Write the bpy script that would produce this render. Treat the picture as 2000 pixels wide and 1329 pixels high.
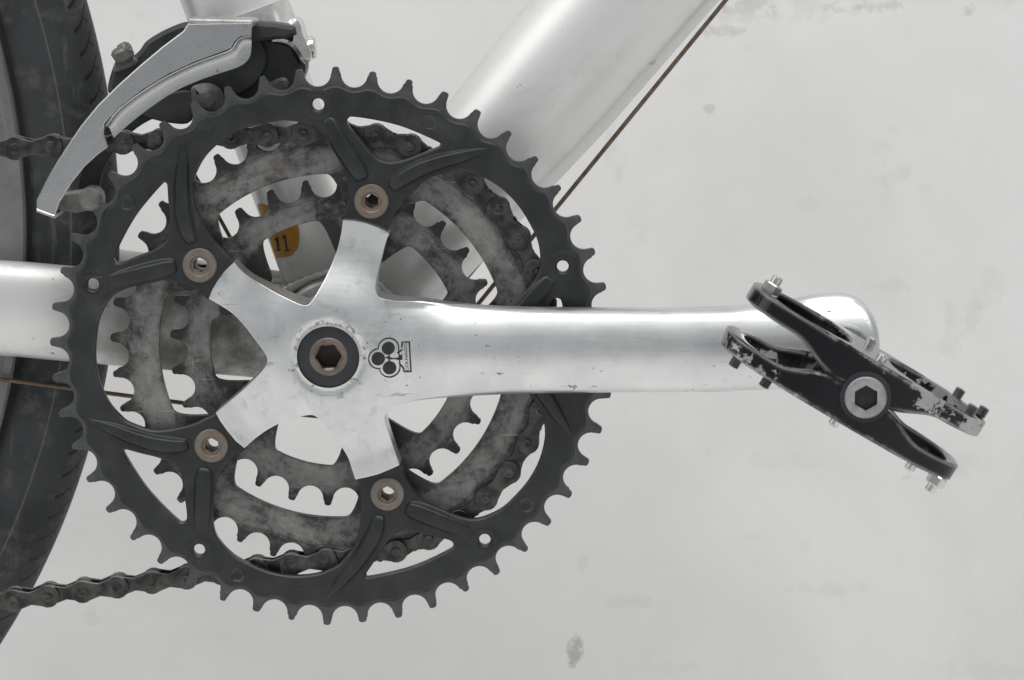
import bpy, math, random
import numpy as np
from mathutils import Vector, Matrix
from mathutils.geometry import delaunay_2d_cdt

random.seed(4)
for o in list(bpy.data.objects):
    bpy.data.objects.remove(o)
SC = bpy.context.scene
COL = SC.collection
MM = 0.001                      # everything below is laid out in millimetres, X right, Y away, Z up

# ------------------------------------------------------------------ camera
F = 5500.0                      # focal length in pixels of a 2000 px wide frame
_n = math.sqrt(131.6**2 + 941.5**2 + F**2)
_ry = 131.6/_n; _rx = math.sqrt(1-_ry*_ry)
RIGHT = Vector((_rx, _ry, 0))
_fy = F/_n; _fx = -_fy*_ry/_rx
FWD = Vector((_fx, _fy, -math.sqrt(1-_fx*_fx-_fy*_fy)))
UP = RIGHT.cross(FWD)
DIST = 992.2
CAM = -(DIST*FWD + (647.1-1000)/F*DIST*RIGHT - (685.7-664.5)/F*DIST*UP)
cam = bpy.data.cameras.new('camera'); co = bpy.data.objects.new('camera', cam); COL.objects.link(co)
co.matrix_world = Matrix.Translation(CAM*MM) @ Matrix((RIGHT, UP, -FWD)).transposed().to_4x4()
cam.sensor_width = 36.0; cam.lens = F/2000*36.0
cam.clip_start = 0.02; cam.clip_end = 50
cam.dof.use_dof = True; cam.dof.focus_distance = 0.985; cam.dof.aperture_fstop = 32
SC.camera = co

def pt(px, py, y):
    """the point of the plane at depth y (mm) that the photograph shows at px, py"""
    px, py, y = float(px), float(py), float(y)
    d = FWD + (px-1000)/F*RIGHT - (py-664.5)/F*UP
    return CAM + d*((y-CAM.y)/d.y)
def xz(px, py, y):
    p = pt(px, py, y); return (p.x, p.z)
def XZ(lst, y): return [xz(a, b, y) for a, b in lst]

# ------------------------------------------------------------------ world, lamps, exposure
W = bpy.data.worlds.new('World'); SC.world = W; W.use_nodes = True
W.node_tree.nodes['Background'].inputs[0].default_value = (0.93, 0.97, 1.0, 1)
W.node_tree.nodes['Background'].inputs[1].default_value = 0.40
def area(name, loc, target, sx, sy, power, col=(1, 1, 1)):
    l = bpy.data.lights.new(name, 'AREA'); l.shape = 'RECTANGLE'; l.size = sx; l.size_y = sy
    l.energy = power; l.color = col
    o = bpy.data.objects.new(name, l); COL.objects.link(o)
    o.location = loc
    o.rotation_euler = (Vector(target)-Vector(loc)).to_track_quat('-Z', 'Y').to_euler()
    return o
area('area_lamp', (0.1, -0.75, 1.75), (0.1, 0.0, 0), 2.2, 1.0, 26.5, (1, 0.99, 0.97))  # soft overhead ceiling lamp
area('area_lamp', (-1.35, -0.35, 1.25), (0.0, 0.0, 0), 1.0, 1.2, 6, (1, 0.99, 0.98))  # added fill lamp up left, brightens the cage edges and the spider
SC.view_settings.view_transform = 'Standard'; SC.view_settings.look = 'None'
SC.view_settings.exposure = 0.0; SC.view_settings.gamma = 1
SC.cycles.max_bounces = 8; SC.cycles.use_denoising = True

# ------------------------------------------------------------------ materials
class NT:
    def __init__(s, name):
        s.m = bpy.data.materials.new(name); s.m.use_nodes = True
        s.t = s.m.node_tree; s.b = s.t.nodes['Principled BSDF']
        s.tc = s.n('ShaderNodeTexCoord')
    def n(s, kind, **kw):
        x = s.t.nodes.new(kind)
        for k, v in kw.items(): setattr(x, k, v)
        return x
    def put(s, sock, v):
        if isinstance(v, bpy.types.NodeSocket): s.t.links.new(v, sock)
        else:
            if isinstance(v, tuple) and len(v) == 3 and sock.type == 'RGBA': v = (*v, 1)
            sock.default_value = v
    def math(s, op, a, b=0.0, c=0.0, clamp=False):
        x = s.n('ShaderNodeMath', operation=op, use_clamp=clamp)
        s.put(x.inputs[0], a); s.put(x.inputs[1], b)
        if len(x.inputs) > 2: s.put(x.inputs[2], c)
        return x.outputs[0]
    def noise(s, scale, detail=4, rough=0.55, vec=None, stretch=None, dist=0.0):
        x = s.n('ShaderNodeTexNoise'); x.inputs['Scale'].default_value = scale
        x.inputs['Detail'].default_value = detail; x.inputs['Roughness'].default_value = rough
        x.inputs['Distortion'].default_value = dist
        v = vec or s.tc.outputs['Object']
        if stretch:
            mp = s.n('ShaderNodeMapping'); s.t.links.new(v, mp.inputs[0]); 
            mp.inputs['Scale'].default_value = stretch[:3]
            if len(stretch) > 3: mp.inputs['Rotation'].default_value = stretch[3]
            v = mp.outputs[0]
        s.t.links.new(v, x.inputs['Vector'])
        return x.outputs[0]
    def ramp(s, fac, a, b):
        """0 below a, 1 above b"""
        x = s.n('ShaderNodeMapRange'); x.interpolation_type = 'SMOOTHSTEP'
        s.put(x.inputs[0], fac); x.inputs[1].default_value = a; x.inputs[2].default_value = b
        return x.outputs[0]
    def mix(s, f, a, b):
        x = s.n('ShaderNodeMix', data_type='RGBA')
        s.put(x.inputs[0], f); s.put(x.inputs[6], a); s.put(x.inputs[7], b)
        return x.outputs[2]
    def mixf(s, f, a, b):
        x = s.n('ShaderNodeMix', data_type='FLOAT')
        s.put(x.inputs[0], f); s.put(x.inputs[2], a); s.put(x.inputs[3], b)
        return x.outputs[0]
    def bump(s, h, strength=0.3, dist=0.0003):
        x = s.n('ShaderNodeBump'); x.inputs['Strength'].default_value = strength
        x.inputs['Distance'].default_value = dist; s.put(x.inputs['Height'], h)
        s.t.links.new(x.outputs[0], s.b.inputs['Normal'])
    def xyz(s):
        x = s.n('ShaderNodeSeparateXYZ'); s.t.links.new(s.tc.outputs['Object'], x.inputs[0])
        return x.outputs
    def edge(s, radius, lo=0.9, hi=0.99):
        """1 on convex worn edges"""
        bv = s.n('ShaderNodeBevel', samples=4); bv.inputs[0].default_value = radius
        ge = s.n('ShaderNodeNewGeometry')
        d = s.n('ShaderNodeVectorMath', operation='DOT_PRODUCT')
        s.t.links.new(bv.outputs[0], d.inputs[0]); s.t.links.new(ge.outputs['Normal'], d.inputs[1])
        return s.math('SUBTRACT', 1.0, s.ramp(d.outputs['Value'], lo, hi))
    def done(s, base, metallic=0.0, rough=0.5, spec=0.5):
        s.put(s.b.inputs['Base Color'], base); s.put(s.b.inputs['Metallic'], metallic)
        s.put(s.b.inputs['Roughness'], rough); s.put(s.b.inputs['Specular IOR Level'], spec)
        return s.m

def m_alu():
    t = NT('polished_aluminium')
    brush = t.noise(900, 3, 0.6, stretch=(0.06, 1, 1))
    cloud = t.noise(55, 4, 0.6)
    spots = t.ramp(t.noise(340, 4, 0.65), 0.64, 0.69)
    zone = t.ramp(t.noise(45, 2, 0.5), 0.48, 0.60)
    x, y, z = t.xyz()
    r = t.math('SQRT', t.math('ADD', t.math('MULTIPLY', x, x), t.math('MULTIPLY', z, z)))
    collar = t.math('MULTIPLY', t.ramp(r, 0.0100, 0.0112), t.math('SUBTRACT', 1.0, t.ramp(r, 0.0128, 0.0165)))
    collar = t.math('MULTIPLY', collar, t.ramp(t.noise(300, 4, 0.65), 0.54, 0.68))
    hair = t.math('MULTIPLY', t.ramp(t.noise(300, 2, 0.5, stretch=(0.12, 1, 1.6, (0, 0.5, 0))), 0.68, 0.715), 0.4)
    dirt = t.math('MAXIMUM', t.math('MAXIMUM', t.math('MULTIPLY', spots, zone), collar), hair)
    c = t.mix(t.ramp(cloud, 0.3, 0.7), (0.66, 0.67, 0.67), (0.79, 0.795, 0.79))
    film = t.ramp(t.noise(90, 6, 0.72, dist=0.5), 0.50, 0.72)
    c = t.mix(t.math('MULTIPLY', t.math('MULTIPLY', film, t.math('SUBTRACT', 1.0, t.ramp(x, 0.015, 0.05))), 0.42), c, (0.27, 0.262, 0.245))
    c = t.mix(t.math('MULTIPLY', dirt, 0.85), c, (0.10, 0.095, 0.09))
    ro = t.math('ADD', t.mixf(brush, 0.30, 0.44), t.math('MULTIPLY', dirt, 0.3))
    t.bump(brush, 0.06, 0.0002)
    return t.done(c, t.math('SUBTRACT', 1.0, t.math('MULTIPLY', dirt, 0.5)), ro)
def m_cage():
    t = NT('brushed_steel')
    n = t.noise(700, 4, 0.6); c2 = t.noise(45, 5, 0.65, dist=0.5)
    c = t.mix(c2, (0.42, 0.425, 0.43), (0.55, 0.555, 0.56))
    rubbed = t.ramp(t.noise(130, 4, 0.65, stretch=(0.35, 1, 1.2, (0, -0.7, 0))), 0.55, 0.70)
    c = t.mix(t.math('MULTIPLY', rubbed, 0.22), c, (0.62, 0.62, 0.61))
    gr = t.ramp(t.noise(95, 6, 0.7), 0.60, 0.74)
    c = t.mix(t.math('MULTIPLY', gr, 0.18), c, (0.10, 0.095, 0.085))
    rust = t.ramp(t.noise(210, 3, 0.6), 0.71, 0.76)
    c = t.mix(t.math('MULTIPLY', rust, 0.7), c, (0.25, 0.14, 0.08))
    t.bump(n, 0.12, 0.0002)
    return t.done(c, 0.95, t.mixf(n, 0.20, 0.32))
def m_black():
    t = NT('black_anodised')
    n = t.noise(90, 5, 0.65); f = t.noise(900, 3, 0.6, stretch=(0.15, 1, 1))
    c = t.mix(t.ramp(n, 0.3, 0.75), (0.0155, 0.0168, 0.0178), (0.031, 0.0325, 0.0335))
    e = t.math('MULTIPLY', t.edge(0.0006, 0.80, 0.97), t.ramp(t.noise(160, 3), 0.35, 0.65))
    smear = t.ramp(t.noise(34, 6, 0.7, dist=0.6), 0.52, 0.72)
    c = t.mix(t.math('MULTIPLY', smear, 0.5), c, (0.062, 0.062, 0.062))
    scr = t.math('MULTIPLY', t.ramp(t.noise(260, 3, 0.6, stretch=(0.1, 1, 1.5, (0, 0.8, 0))), 0.70, 0.74), 0.5)
    c = t.mix(scr, c, (0.13, 0.13, 0.13))
    c = t.mix(t.math('MULTIPLY', e, 0.7), c, (0.24, 0.25, 0.26))
    dust = t.ramp(t.noise(1500, 2, 0.5), 0.74, 0.78)
    c = t.mix(t.math('MULTIPLY', dust, 0.45), c, (0.28, 0.26, 0.24))
    t.bump(f, 0.18, 0.0002)
    return t.done(c, 0.15, t.mixf(n, 0.28, 0.48), 0.5)
def m_tooth():
    t = NT('worn_tooth_metal')
    n = t.noise(260, 4, 0.6)
    c = t.mix(n, (0.034, 0.036, 0.038), (0.14, 0.145, 0.15))
    c = t.mix(t.math('MULTIPLY', t.ramp(t.noise(500, 3), 0.62, 0.72), 0.35), c, (0.10, 0.075, 0.055))
    t.bump(t.noise(800, 3), 0.2, 0.0002)
    return t.done(c, 0.6, t.mixf(n, 0.36, 0.52))
def m_dirtyring(name, rin, rout):
    """old bare chainring: pale bare band, brown black grease towards teeth and inner edge"""
    t = NT(name)
    x, y, z = t.xyz()
    r = t.math('SQRT', t.math('ADD', t.math('MULTIPLY', x, x), t.math('MULTIPLY', z, z)))
    mid, half = (rin+rout)/2*MM, (rout-rin)/2*MM
    d = t.math('DIVIDE', t.math('ABSOLUTE', t.math('SUBTRACT', r, mid)), half)
    cv = t.n('ShaderNodeCombineXYZ')
    t.put(cv.inputs[0], t.math('MULTIPLY', t.math('DIVIDE', x, r), mid*0.45)); t.put(cv.inputs[1], t.math('MULTIPLY', t.math('DIVIDE', z, r), mid*0.45)); t.put(cv.inputs[2], r)
    sm = t.noise(95, 6, 0.68, vec=cv.outputs[0], dist=0.4); n1 = t.noise(42, 5, 0.65, dist=0.5); n2 = t.noise(380, 5, 0.72)
    v = t.math('ADD', t.math('MULTIPLY', t.math('SUBTRACT', sm, 0.5), 3.4), t.math('MULTIPLY', t.math('SUBTRACT', n1, 0.5), 2.6))
    v = t.math('ADD', v, t.math('MULTIPLY', t.math('SUBTRACT', n2, 0.5), 1.9))
    v = t.math('SUBTRACT', t.math('ADD', v, 0.66), t.math('MULTIPLY', t.ramp(d, 0.35, 1.2), 0.85))
    k = t.ramp(v, -0.2, 1.1)
    c = t.mix(k, (0.031, 0.029, 0.027), (0.235, 0.232, 0.226))
    c = t.mix(t.math('MULTIPLY', t.ramp(v, 0.9, 1.6), 0.5), c, (0.36, 0.355, 0.34))
    c = t.mix(t.math('MULTIPLY', t.ramp(t.noise(130, 3), 0.60, 0.7), 0.4), c, (0.12, 0.095, 0.08))
    scr = t.ramp(t.noise(220, 3, 0.6, stretch=(0.15, 1, 1.4, (0, 0.9, 0))), 0.67, 0.72)
    c = t.mix(t.math('MULTIPLY', scr, 0.45), c, (0.45, 0.44, 0.42))
    pits = t.ramp(t.noise(420, 3, 0.6), 0.66, 0.72)
    c = t.mix(t.math('MULTIPLY', pits, 0.7), c, (0.03, 0.027, 0.025))
    t.bump(t.math('ADD', n2, sm), 0.18, 0.0003)
    return t.done(c, t.mixf(k, 0.2, 0.55), t.mixf(k, 0.40, 0.50))
def m_chain():
    t = NT('oily_chain_steel')
    oi = t.n('ShaderNodeObjectInfo')
    cm = t.n('ShaderNodeVectorMath', operation='ADD'); t.t.links.new(t.tc.outputs['Object'], cm.inputs[0])
    t.t.links.new(oi.outputs['Location'], cm.inputs[1])
    n = t.noise(200, 3, 0.55, vec=cm.outputs[0])
    c = t.mix(t.ramp(n, 0.3, 0.7), (0.036, 0.034, 0.033), (0.105, 0.102, 0.098))
    e = t.edge(0.00035, 0.80, 0.97)
    c = t.mix(t.math('MULTIPLY', e, 0.4), c, (0.30, 0.29, 0.28))
    t.bump(n, 0.06, 0.0003)
    return t.done(c, 0.8, t.mixf(n, 0.24, 0.42))
def m_bolt():
    t = NT('rusty_bronze_bolt')
    oi = t.n('ShaderNodeObjectInfo')
    n = t.noise(260, 5, 0.7)
    c = t.mix(n, (0.12, 0.095, 0.075), t.mix(oi.outputs['Random'], (0.30, 0.275, 0.25), (0.33, 0.25, 0.17)))
    c = t.mix(t.math('MULTIPLY', t.ramp(t.noise(190, 4), 0.42, 0.62), t.mixf(oi.outputs['Random'], 0.15, 0.85)), c, (0.19, 0.105, 0.05))
    t.bump(n, 0.35, 0.0003)
    return t.done(c, 0.55, t.mixf(n, 0.36, 0.55))
def m_plain(name, col, col2=None, metallic=0.0, rough=0.5, scale=120, bump=0.15):
    t = NT(name); n = t.noise(scale, 5, 0.65)
    c = t.mix(t.ramp(n, 0.3, 0.7), col, col2 or tuple(min(1, a*1.5) for a in col))
    if bump: t.bump(n, bump, 0.0003)
    return t.done(c, metallic, t.mixf(n, rough-0.06, rough+0.08))
def m_frame(name, g0, g1, gk):
    t = NT(name)
    n = t.noise(16, 4, 0.55); spot = t.math('MAXIMUM', t.ramp(t.noise(150, 4, 0.65), 0.69, 0.73), t.math('MULTIPLY', t.ramp(t.noise(120, 3, 0.6, stretch=(0.2, 1, 1.5, (0, 0.4, 0))), 0.69, 0.73), 0.5))
    st = t.ramp(t.noise(48, 6, 0.72, dist=0.6), 0.52, 0.70)
    c = t.mix(n, (0.72, 0.72, 0.71), (0.80, 0.80, 0.79))
    x, y, z = t.xyz()
    # grime thrown up by the chain lies round the bottom bracket
    r = t.math('SQRT', t.math('ADD', t.math('MULTIPLY', x, x), t.math('MULTIPLY', z, z)))
    g = t.math('MULTIPLY', t.math('SUBTRACT', 1.0, t.ramp(r, g0, g1)), t.ramp(t.noise(45, 5, 0.65), 0.22, 0.60))
    c = t.mix(t.math('MULTIPLY', g, gk), c, (0.10, 0.097, 0.082))
    c = t.mix(t.math('MULTIPLY', st, 0.17 if gk < 0.9 else 0.38), c, (0.40, 0.38, 0.33))
    c = t.mix(t.math('MULTIPLY', spot, 0.7), c, (0.13, 0.11, 0.09))
    t.b.inputs['Coat Weight'].default_value = 0.35; t.b.inputs['Coat Roughness'].default_value = 0.22
    t.b.inputs['Thin Film Thickness'].default_value = 420; t.b.inputs['Thin Film IOR'].default_value = 1.45
    return t.done(c, t.mixf(g, 0.55, 0.05), t.mixf(g, 0.40, 0.62))
def m_pedal():
    t = NT('chipped_black_paint')
    n = t.noise(120, 5, 0.7); big = t.noise(62, 4, 0.6)
    e = t.edge(0.0017, 0.80, 0.998)
    w = t.math('ADD', t.math('MULTIPLY', e, 0.42), t.math('ADD', t.math('MULTIPLY', big, 0.62), t.math('MULTIPLY', t.math('SUBTRACT', t.noise(330, 4, 0.7), 0.5), 0.55)))
    x, y, z = t.xyz()
    cu, su = math.cos(math.radians(-30.5)), math.sin(math.radians(-30.5))
    u = t.math('ADD', t.math('MULTIPLY', x, cu), t.math('MULTIPLY', z, su)); v = t.math('SUBTRACT', t.math('MULTIPLY', z, cu), t.math('MULTIPLY', x, su))
    rub = t.math('ADD', t.math('MULTIPLY', t.ramp(u, 0.004, 0.020), t.ramp(v, 0.000, 0.003)), t.math('MULTIPLY', t.math('SUBTRACT', 1.0, t.ramp(u, -0.030, -0.004)), t.math('SUBTRACT', 1.0, t.ramp(v, -0.009, -0.004))))
    w = t.math('ADD', w, t.math('MULTIPLY', rub, 0.14))
    k = t.ramp(w, 0.452, 0.475)
    c = t.mix(k, (0.006, 0.006, 0.008), t.mix(n, (0.24, 0.24, 0.235), (0.58, 0.58, 0.57)))
    t.bump(t.math('SUBTRACT', 1.0, k), 0.5, 0.0002)
    return t.done(c, t.math('MULTIPLY', k, 0.85), t.mixf(k, 0.14, 0.42), 0.35)
def m_tyre():
    t = NT('tyre_rubber')
    x, y, z = t.xyz()
    ang = t.math('ARCTAN2', z, x)
    s = t.math('MULTIPLY', ang, 305.0)                       # mm round the tread
    ym = t.math('MULTIPLY', y, 1000.0)                       # mm across
    ay = t.math('ABSOLUTE', ym)
    wig = t.math('MULTIPLY', t.math('SINE', t.math('MULTIPLY', ay, 0.9)), 0.5)
    u = t.math('ADD', t.math('ADD', s, t.math('MULTIPLY', ay, 1.15)), wig)
    g1 = t.math('LESS_THAN', t.math('FRACT', t.math('DIVIDE', u, 9.0)), 0.17)
    g1 = t.math('MULTIPLY', g1, t.math('MULTIPLY', t.math('GREATER_THAN', ay, 2.6), t.math('LESS_THAN', ay, 11.0)))
    u2 = t.math('ADD', t.math('SUBTRACT', s, t.math('MULTIPLY', ay, 0.7)), 4.0)
    g2 = t.math('LESS_THAN', t.math('FRACT', t.math('DIVIDE', u2, 9.0)), 0.16)
    g2 = t.math('MULTIPLY', g2, t.math('MULTIPLY', t.math('GREATER_THAN', ay, 4.5), t.math('LESS_THAN', ay, 7.0)))
    rad_ = t.math('SQRT', t.math('ADD', t.math('MULTIPLY', x, x), t.math('MULTIPLY', z, z)))
    groove = t.math('MULTIPLY', t.math('MAXIMUM', g1, g2), t.math('GREATER_THAN', rad_, 0.2885))
    line = t.math('LESS_THAN', t.math('ABSOLUTE', t.math('SUBTRACT', rad_, 0.2865)), 0.00035)
    n = t.noise(30, 5, 0.6); f = t.noise(420, 4, 0.6)
    c = t.mix(t.ramp(n, 0.3, 0.7), (0.017, 0.019, 0.021), (0.040, 0.043, 0.045))
    c = t.mix(t.math('MULTIPLY', t.ramp(t.noise(90, 5, 0.7), 0.50, 0.72), 0.5), c, (0.12, 0.118, 0.11))
    scf = t.ramp(t.noise(120, 4, 0.65, stretch=(1.3, 1, 0.25)), 0.60, 0.72)
    c = t.mix(t.math('MULTIPLY', scf, 0.4), c, (0.15, 0.148, 0.14))
    c = t.mix(t.math('MULTIPLY', line, 0.4), c, (0.15, 0.15, 0.145))
    c = t.mix(t.math('MULTIPLY', groove, 0.95), c, (0.006, 0.006, 0.007))
    t.bump(t.math('SUBTRACT', t.math('MULTIPLY', f, 0.25), groove), 0.7, 0.0008)
    return t.done(c, 0.0, t.mixf(n, 0.46, 0.62), 0.35)
def m_wall():
    t = NT('white_wall_paint')
    n = t.noise(5.5, 6, 0.62, dist=0.4); n2 = t.noise(9, 6, 0.65)
    c = t.mix(t.ramp(n, 0.32, 0.68), (0.74, 0.732, 0.724), (0.835, 0.83, 0.823))
    sm = t.math('MULTIPLY', t.ramp(t.noise(24, 5, 0.65), 0.60, 0.78), t.ramp(n2, 0.42, 0.62))
    c = t.mix(t.math('MULTIPLY', sm, 0.45), c, (0.50, 0.485, 0.465))
    st = t.math('MULTIPLY', t.ramp(t.noise(30, 4, 0.6, stretch=(1, 1, 0.35, (0, 0.6, 0))), 0.62, 0.75), t.ramp(t.noise(3.3, 2), 0.5, 0.6))
    c = t.mix(t.math('MULTIPLY', st, 0.25), c, (0.40, 0.40, 0.42))
    x, y, z = t.xyz()
    wob = t.math('MULTIPLY', t.math('SUBTRACT', t.noise(110, 5, 0.75), 0.5), 11.0)
    for (px, py, sx, sz, k) in ((1122, 1272, 3.4, 6.6, .62), (1140, 1100, 2, 4, .10), (1893, 18, 4, 3, .35), (1390, 62, 11, 2.2, .30), (1130, 70, 16, 3, .22),
                                (1270, 10, 26, 5, .22), (1475, 15, 12, 4, .2), (1705, 715, 3, 2.5, .2), (1775, 935, 3, 2, .2), (1385, 215, 2.5, 2, .3), (1860, 640, 5, 12, .10),
                                (1645, 15, 7, 2.5, .2), (1730, 12, 10, 2.5, .25), (1240, 1180, 12, 3, .10), (1620, 1150, 16, 3, .10), (1900, 1310, 22, 4, .08), (1300, 1305, 14, 3, .06), (1930, 560, 7, 9, .09), (1900, 620, 4, 7, .09), (1740, 560, 9, 3, .10), (1580, 395, 5, 3, .08), (1480, 20, 30, 5, .12), (1060, 30, 14, 3, .15), (1500, 900, 20, 4, .06), (180, 1200, 4, 5, .12)):
        p = xz(px, py, 300)
        dx = t.math('DIVIDE', t.math('SUBTRACT', x, p[0]*MM), sx*MM); dz = t.math('DIVIDE', t.math('SUBTRACT', z, p[1]*MM), sz*MM)
        d = t.math('ADD', t.math('MULTIPLY', dx, dx), t.math('MULTIPLY', dz, dz))
        d = t.math('ADD', d, wob); k = k*0.8
        c = t.mix(t.math('MULTIPLY', t.math('SUBTRACT', 1.0, t.ramp(d, 0.3, 1.5)), k), c, (0.22, 0.215, 0.21))
    t.bump(t.noise(120, 4), 0.08, 0.0006)
    return t.done(c, 0.0, 0.62, 0.35)

ALU, CAGE, BLACK, TOOTH = m_alu(), m_cage(), m_black(), m_tooth()
MIDM = m_dirtyring('greasy_bare_alloy_middle', 60, 74.5); INM = m_dirtyring('greasy_bare_alloy_inner', 42, 55.5)
CHAIN, BOLT, PEDAL, TYRE, WALL = m_chain(), m_bolt(), m_pedal(), m_tyre(), m_wall()
FRAME = m_frame('pearl_silver_paint', 0.018, 0.055, 0.6); FRAMED = m_frame('pearl_silver_paint_grimy', 0.050, 0.118, 0.95)
SOCKETSHADE = m_plain('painted_socket_shade', (0.018, 0.017, 0.016), (0.045, 0.042, 0.04), 0.3, 0.42, 300)  # near-black colour stands in for shade inside the pedal's shallow socket
CAPBLK = m_plain('black_plastic', (0.020, 0.023, 0.028), (0.030, 0.033, 0.038), 0.0, 0.42, 90, 0.05)
BROWN = m_plain('brown_tarnished_steel', (0.13, 0.10, 0.085), (0.23, 0.19, 0.165), 0.6, 0.42, 200)
DARKSTEEL = m_plain('dark_socket', (0.035, 0.027, 0.022), (0.07, 0.05, 0.04), 0.4, 0.5, 300)
CABLE = m_plain('rusty_cable', (0.10, 0.07, 0.05), (0.20, 0.145, 0.105), 0.4, 0.5, 300)
DBLACK = m_plain('derailleur_black', (0.020, 0.021, 0.022), (0.045, 0.046, 0.047), 0.2, 0.45, 90)
DGREY = m_plain('derailleur_grey', (0.09, 0.086, 0.08), (0.24, 0.235, 0.225), 0.4, 0.5, 110, 0.4)
CHROME = m_plain('chrome', (0.55, 0.54, 0.52), (0.78, 0.77, 0.75), 1.0, 0.22, 120)
PINM = m_plain('dark_pin_steel', (0.16, 0.155, 0.15), (0.30, 0.295, 0.29), 0.9, 0.3, 200)
CAPSIL = m_plain('dull_silver', (0.30, 0.305, 0.305), (0.48, 0.485, 0.48), 0.85, 0.45, 160, 0.2)
RIM = m_plain('grey_rim', (0.16, 0.16, 0.165), (0.26, 0.26, 0.265), 0.5, 0.42, 40)
GAP = m_plain('rim_groove_black', (0.008, 0.008, 0.008), (0.014, 0.014, 0.014), 0, 0.7)
INK = m_plain('black_print', (0.012, 0.012, 0.014), (0.028, 0.028, 0.03), 0.0, 0.4, 400)
STAMP = m_plain('stamped_grease', (0.085, 0.07, 0.06), (0.14, 0.12, 0.10), 0.2, 0.6, 300)
STICK = m_plain('amber_sticker', (0.36, 0.16, 0.016), (0.50, 0.24, 0.03), 0.0, 0.42, 90)

# ------------------------------------------------------------------ mesh helpers
def link(name, data, parent=None, origin=(0, 0, 0)):
    o = bpy.data.objects.new(name, data); COL.objects.link(o)
    loc = Vector(origin)*MM
    if parent is not None:
        o.parent = parent; p = parent; 
        while p is not None: loc = loc - p.location; p = p.parent
    o.location = loc
    return o
def mk(name, V, Fc, mats, parent=None, origin=(0, 0, 0), mi=None, sharp=32, smooth=True):
    me = bpy.data.meshes.new(name)
    og = Vector(origin)
    me.from_pydata([((v[0]-og[0])*MM, (v[1]-og[1])*MM, (v[2]-og[2])*MM) for v in V], [], Fc)
    for m in (mats if isinstance(mats, (list, tuple)) else [mats]): me.materials.append(m)
    if mi is not None: me.polygons.foreach_set('material_index', mi)
    me.polygons.foreach_set('use_smooth', [smooth]*len(me.polygons))
    if smooth: me.set_sharp_from_angle(angle=math.radians(sharp))
    me.update()
    return link(name, me, parent, origin)
def thing(name, label, cat, loc=(0, 0, 0), group=None):
    o = link(name, None, None, loc); o.empty_display_size = 0.02
    o['label'] = label; o['category'] = cat
    if group: o['group'] = group
    return o
def area2(l):
    return sum(l[i][0]*l[(i+1) % len(l)][1]-l[(i+1) % len(l)][0]*l[i][1] for i in range(len(l)))
def ccw(l, want=True):
    return list(l) if (area2(l) > 0) == want else list(reversed(l))
def offset(l, d):
    """move a loop to its left (inwards for a counter-clockwise outer loop, into the material for a clockwise hole)"""
    P = np.array(l); a = P-np.roll(P, 1, 0); b = np.roll(P, -1, 0)-P
    def nrm(v):
        L = np.hypot(v[:, 0], v[:, 1])[:, None]; L[L == 0] = 1; v = v/L
        return np.c_[-v[:, 1], v[:, 0]]
    na, nb = nrm(a), nrm(b); m = na+nb
    L = np.hypot(m[:, 0], m[:, 1])[:, None]; L[L < 1e-6] = 1; m = m/L
    k = np.clip((m*na).sum(1)[:, None], 0.5, 1)
    return [tuple(p) for p in P+m*d/k]
def inside(loops, Q):
    """even-odd test of points Q against all loops together"""
    c = np.zeros(len(Q), bool)
    for l in loops:
        P = np.array(l); A = P; B = np.roll(P, -1, 0)
        for i in range(len(P)):
            y0, y1 = A[i, 1], B[i, 1]
            if y0 == y1: continue
            hit = ((y0 > Q[:, 1]) != (y1 > Q[:, 1])) & (Q[:, 0] < (B[i, 0]-A[i, 0])*(Q[:, 1]-y0)/(y1-y0)+A[i, 0])
            c ^= hit
    return c
def fill(loops, extra=()):
    """triangles (counter-clockwise) of an area with holes; indices into loops + extra laid end to end"""
    pts, ed = [], []
    for l in loops:
        b = len(pts); pts += [Vector((p[0], p[1])) for p in l]
        ed += [(b+i, b+(i+1) % len(l)) for i in range(len(l))]
    pts += [Vector((p[0], p[1])) for p in extra]
    v, e, f, ov, oe, of = delaunay_2d_cdt(pts, ed, [], 0, 1e-6)
    back = [o[0] if o else -1 for o in ov]
    V = np.array([(p.x, p.y) for p in v]); T = np.array([list(t) for t in f])
    C = V[T].mean(1); ok = inside(loops, C)
    out = []
    for t, k in zip(T, ok):
        if not k: continue
        a, b, c = V[t[0]], V[t[1]], V[t[2]]
        if (b[0]-a[0])*(c[1]-a[1])-(c[0]-a[0])*(b[1]-a[1]) < 0: t = t[::-1]
        q = [back[i] for i in t]
        if -1 not in q: out.append(q)
    return out
def spline(P, n=6, closed=True):
    P = [np.array(p, float) for p in P]; N = len(P); out = []
    for i in range(N if closed else N-1):
        if closed: a, b, c, d = P[i-1], P[i], P[(i+1) % N], P[(i+2) % N]
        else: a, b, c, d = P[max(i-1, 0)], P[i], P[i+1], P[min(i+2, N-1)]
        for k in range(n):
            t = k/n
            out.append(tuple(0.5*((2*b)+(-a+c)*t+(2*a-5*b+4*c-d)*t*t+(-a+3*b-3*c+d)*t**3)))
    if not closed: out.append(tuple(P[-1]))
    return out
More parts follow.
